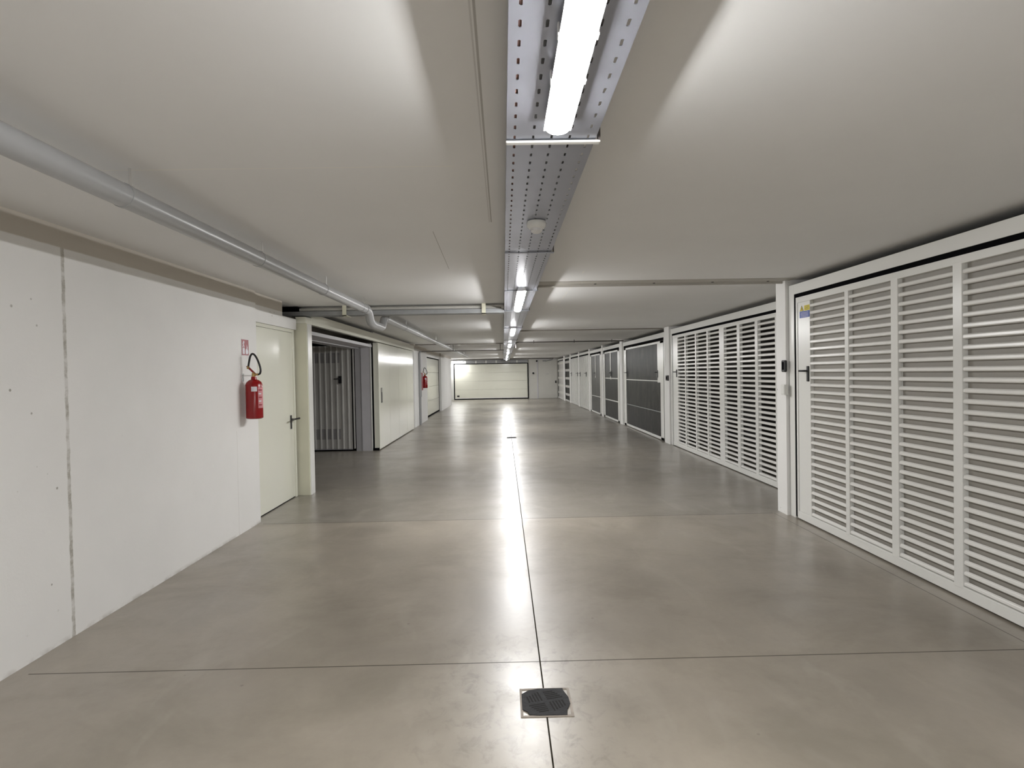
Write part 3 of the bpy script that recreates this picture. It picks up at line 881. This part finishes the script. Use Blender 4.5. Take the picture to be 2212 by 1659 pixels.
obj('socket', MB().tube([(PX, 8.15, PZ), (PX, 8.26, PZ)], PR + 0.006, 24), 'pipe', t, smooth=True)
for yy in (-1.6, -0.2, 1.2, 2.56, 3.95, 5.35, 6.75, 9.7, 11.3, 14.0, 17.4, 20.5, 24.0):
    c = obj('pipe_clip', MB().tube([(PX, yy - 0.012, PZ), (PX, yy + 0.012, PZ)], PR + 0.003, 24), 'pipe', t, smooth=True)
    obj('clip_screw', MB().tube([(PX + 0.03, yy, PZ + 0.035), (PX + 0.03, yy, CEIL)], 0.006, 8), 'chrome', c)
# ------------------------------------------------------------------ thin things on the ceiling, right
t = thing('joint_cover', 'narrow joint cover strip crossing the ceiling from the tray to the near pillar', 'joint cover', (1.6, 6.0, CEIL))
obj('cover_plate', box(0.36, 2.93, 5.86, 6.05, CEIL - 0.006, CEIL - 0.0003), 'jointc', t)
obj('cover_lip', box(0.36, 2.93, 6.05, 6.075, CEIL - 0.028, CEIL - 0.0003), 'jointc', t)
for xx in (0.95, 1.55, 2.15, 2.72):
    obj('screw', MB().lathe(xx, 6.02, [(0.012, CEIL - 0.006), (0.012, CEIL - 0.012)], 12), 'dpipe', t)
tag(obj('conduit', MB().tube([(0.36, 12.4, CEIL - 0.012), (3.36, 12.4, CEIL - 0.012)], 0.012, 8), 'linec', smooth=True), 'thin strip added for a ceiling seam between the tray and the second pillar', 'conduit')  # raised round strip added to draw a dark ceiling seam
t = thing('conduit', 'dark conduit crossing the ceiling from the tray towards the narrow black gate', 'conduit', (1.8, 16.3, 2.35))
obj('conduit_run', MB().tube([(0.36, 16.2, 2.20), (0.36, 16.2, 2.34), (0.40, 16.2, 2.355), (3.33, 16.3, 2.355)], 0.016, 10), 'dpipe', t, smooth=True)
for xx in (0.85, 1.96, 3.0):
    obj('hanger', MB().tube([(xx, 16.25, 2.32), (xx, 16.25, CEIL)], 0.010, 8), 'dpipe', t)
tag(obj('conduit', MB().tube([(-2.55, 17.3, CEIL - 0.014), (0.0, 17.3, CEIL - 0.014)], 0.013, 8), 'linec', smooth=True), 'thin strip added for a ceiling seam left of the tray, far down the aisle', 'conduit')  # another ceiling seam, drawn by an added round strip

# ------------------------------------------------------------------ fire extinguishers
def extinguisher(name, label, cx, cy_, z0, sc_=1.0):
    t = thing('fire_extinguisher', label, 'fire extinguisher', (cx, cy_, z0))
    r = 0.079
    H = 0.385
    obj('cylinder', MB().lathe(cx, cy_, [(r - 0.012, z0), (r, z0 + 0.008), (r, z0 + H - 0.055), (r - 0.010, z0 + H - 0.028), (r - 0.032, z0 + H - 0.008), (0.028, z0 + H), (0.022, z0 + H + 0.028)], 32), 'red', t, smooth=True)
    zv = z0 + H + 0.028
    v = obj('valve', MB().lathe(cx, cy_, [(0.018, zv), (0.018, zv + 0.03), (0.013, zv + 0.04)], 16).tube([(cx, cy_, zv + 0.02), (cx + 0.05, cy_ - 0.01, zv + 0.02)], 0.011, 10), 'brass', t, smooth=True)
    obj('squeeze_grip', MB().prism([(0, 0), (0.02, 0.0), (-0.055, 0.075), (-0.07, 0.07)], 'y', -0.009, 0.009), 'red', v)
    hose = [(cx + 0.045, cy_ - 0.01, zv + 0.02), (cx + 0.066, cy_ - 0.01, zv + 0.03), (cx + 0.072, cy_ - 0.01, zv + 0.075), (cx + 0.050, cy_ - 0.01, zv + 0.15), (cx + 0.022, cy_ - 0.01, zv + 0.205), (cx - 0.004, cy_ - 0.01, zv + 0.222),
            (cx - 0.024, cy_ - 0.01, zv + 0.20), (cx - 0.036, cy_ - 0.01, zv + 0.155), (cx - 0.046, cy_ - 0.01, zv + 0.10)]
    pts = []
    V = [Vector(q) for q in hose]
    for i in range(len(V) - 1):
        p0 = V[max(i - 1, 0)]; p1 = V[i]; p2 = V[i + 1]; p3 = V[min(i + 2, len(V) - 1)]
        for k in range(4):
            u = k / 4
            pts.append(tuple(0.5 * ((2 * p1) + (-p0 + p2) * u + (2 * p0 - 5 * p1 + 4 * p2 - p3) * u * u + (-p0 + 3 * p1 - 3 * p2 + p3) * u ** 3)))
    pts.append(hose[-1])
    obj('hose', MB().tube(pts, 0.0095, 12), 'black', t, smooth=True)
    obj('nozzle', MB().tube([hose[-1], (cx - 0.052, cy_ - 0.01, zv + 0.075)], 0.011, 10), 'brass', t, smooth=True)
    # labels on the curved front, facing the camera and aisle
    def patch(nm, a0, a1, za, zb, mat, rr=0.0012):
        m = MB(); n = 10
        for k in range(n + 1):
            a = math.radians(a0 + (a1 - a0) * k / n)
            m.v += [(cx + (r + rr) * math.cos(a), cy_ + (r + rr) * math.sin(a), za), (cx + (r + rr) * math.cos(a), cy_ + (r + rr) * math.sin(a), zb)]
        for k in range(n):
            m.f.append((2 * k, 2 * k + 2, 2 * k + 3, 2 * k + 1))
        return obj(nm, m, mat, t, smooth=True)
    patch('white_sticker', -86, -48, z0 + 0.268, z0 + 0.315, 'labelw')
    patch('instruction_label', -42, 10, z0 + 0.105, z0 + 0.305, 'labelp')
    for k in range(5):
        patch('label_print', -38, -8 - (k % 2) * 9, z0 + 0.13 + k * 0.036, z0 + 0.143 + k * 0.036, 'labelw' if k % 2 else 'dred', 0.0018)
    # bracket to the wall
    obj('wall_bracket', MB().tube([(cx - r - 0.03, cy_, zv + 0.01), (cx - 0.02, cy_, zv + 0.01)], 0.006, 8).box(cx - r - 0.032, cx - r - 0.026, cy_ - 0.02, cy_ + 0.02, zv - 0.05, zv + 0.03), 'chrome', t)
    return t, v
ex, v = extinguisher('a', 'red fire extinguisher hanging on the near white wall below the red sign', -2.448, 5.835, 1.105)
def fix_grip(ex, cx, cy_, zv):
    for o in bpy.data.objects:
        if o.name.startswith('squeeze_grip') and o.parent and o.parent.parent is ex:
            me = o.data
            off = Vector((cx, cy_, zv + 0.03))
            # vertices were written around the world origin: move them to the valve
            for q in me.vertices:
                q.co = q.co + off
fix_grip(ex, -2.448, 5.835, 1.105 + 0.413)
ex2, v2 = extinguisher('b', 'red fire extinguisher far along the left side, in front of the dark red box', -2.468, 18.62, 1.10)
fix_grip(ex2, -2.468, 18.62, 1.10 + 0.413)

# fire sign
t = thing('sign', 'square dark red extinguisher sign on the near white wall above the extinguisher', 'sign', (-2.557, 5.905, 1.73))
X = -2.557
obj('sign_plate', box(X, X + 0.003, 5.826, 5.984, 1.728, 1.888), 'dred', t)
X2 = X + 0.003
obj('sign_border', box(X2, X2 + 0.0006, 5.826, 5.984, 1.728, 1.731).box(X2, X2 + 0.0006, 5.826, 5.984, 1.885, 1.888).box(X2, X2 + 0.0006, 5.826, 5.829, 1.731, 1.885).box(X2, X2 + 0.0006, 5.981, 5.984, 1.731, 1.885), 'labelw', t)
ext = MB().prism([(5.845, 1.742), (5.89, 1.742), (5.89, 1.81), (5.886, 1.822), (5.875, 1.83), (5.875, 1.845), (5.888, 1.855), (5.882, 1.872), (5.862, 1.872), (5.858, 1.86), (5.848, 1.845), (5.858, 1.83), (5.849, 1.822), (5.845, 1.81)], 'x', X2, X2 + 0.0008)
obj('pictogram', ext, 'labelw', t)
obj('pictogram_band', box(X2 + 0.0008, X2 + 0.0014, 5.845, 5.89, 1.802, 1.808).box(X2 + 0.0008, X2 + 0.0014, 5.862, 5.876, 1.81, 1.822), 'dred', t)
fl = MB()
fl.prism([(5.915, 1.742), (5.96, 1.742), (5.972, 1.76), (5.965, 1.79), (5.952, 1.775), (5.955, 1.81), (5.94, 1.84), (5.936, 1.80), (5.925, 1.785), (5.918, 1.80), (5.908, 1.765)], 'x', X2, X2 + 0.0008)
obj('flame_symbol', fl, 'labelw', t)

# ------------------------------------------------------------------ floor drains
def drain(label, cx, cy_):
    t = thing('floor_drain', label, 'drain', (cx, cy_, 0))
    hw, hd = 0.117, 0.117
    obj('surround', box(cx - hw, cx + hw, cy_ - hd, cy_ - hd + 0.012, 0.0004, 0.003).box(cx - hw, cx + hw, cy_ + hd - 0.012, cy_ + hd, 0.0004, 0.003)
        .box(cx - hw, cx - hw + 0.012, cy_ - hd + 0.012, cy_ + hd - 0.012, 0.0004, 0.003).box(cx + hw - 0.012, cx + hw, cy_ - hd + 0.012, cy_ + hd - 0.012, 0.0004, 0.003), 'drainedge', t)
    # grate outline: a square with bulging sides and broken corners
    a = 0.109
    out = [(-a, -a * 0.55), (-a * 0.80, -a * 0.72), (-a * 0.72, -a * 0.95), (-a * 0.3, -a * 1.0), (a * 0.8, -a), (a * 0.84, -a * 0.6), (a, -a * 0.2), (a * 0.97, a * 0.3), (a * 0.80, a * 0.85), (a * 0.80, a), (-a * 0.3, a), (-a * 0.72, a * 0.86), (-a, a * 0.6), (-a * 1.0, 0)]
    gm = MB().prism([(cx + u, cy_ + v) for u, v in out], 'z', 0.0005, 0.006)
    g = obj('grate', gm, 'iron', t, bevel=0.001)
    sl = MB()
    ang = math.radians(14)
    ca, sa = math.cos(ang), math.sin(ang)
    def slot(u0, u1, v0, v1):
        q = [(u0, v0), (u1, v0), (u1, v1), (u0, v1)]
        sl.prism([(cx + u * ca - v * sa, cy_ + u * sa + v * ca) for u, v in q], 'z', 0.0058, 0.0066)
    for k in range(5):
        p0 = 0.012 + k * 0.0145
        L = 0.074 - k * 0.007
        slot(-p0 - 0.007, -p0, 0.010, 0.010 + L)      # upper left: upright slots
        slot(p0, p0 + 0.007, -0.010 - L, -0.010)      # lower right: upright slots
        slot(0.010, 0.010 + L, p0, p0 + 0.007)        # upper right: flat slots
        slot(-0.010 - L, -0.010, -p0 - 0.007, -p0)    # lower left
    obj('grate_slots', sl, 'pit', g)
    return t
drain('near black cast iron floor drain on the middle joint', 0.166, 2.667)
drain('far small floor drain on the middle joint down the aisle', 0.163, 13.85)
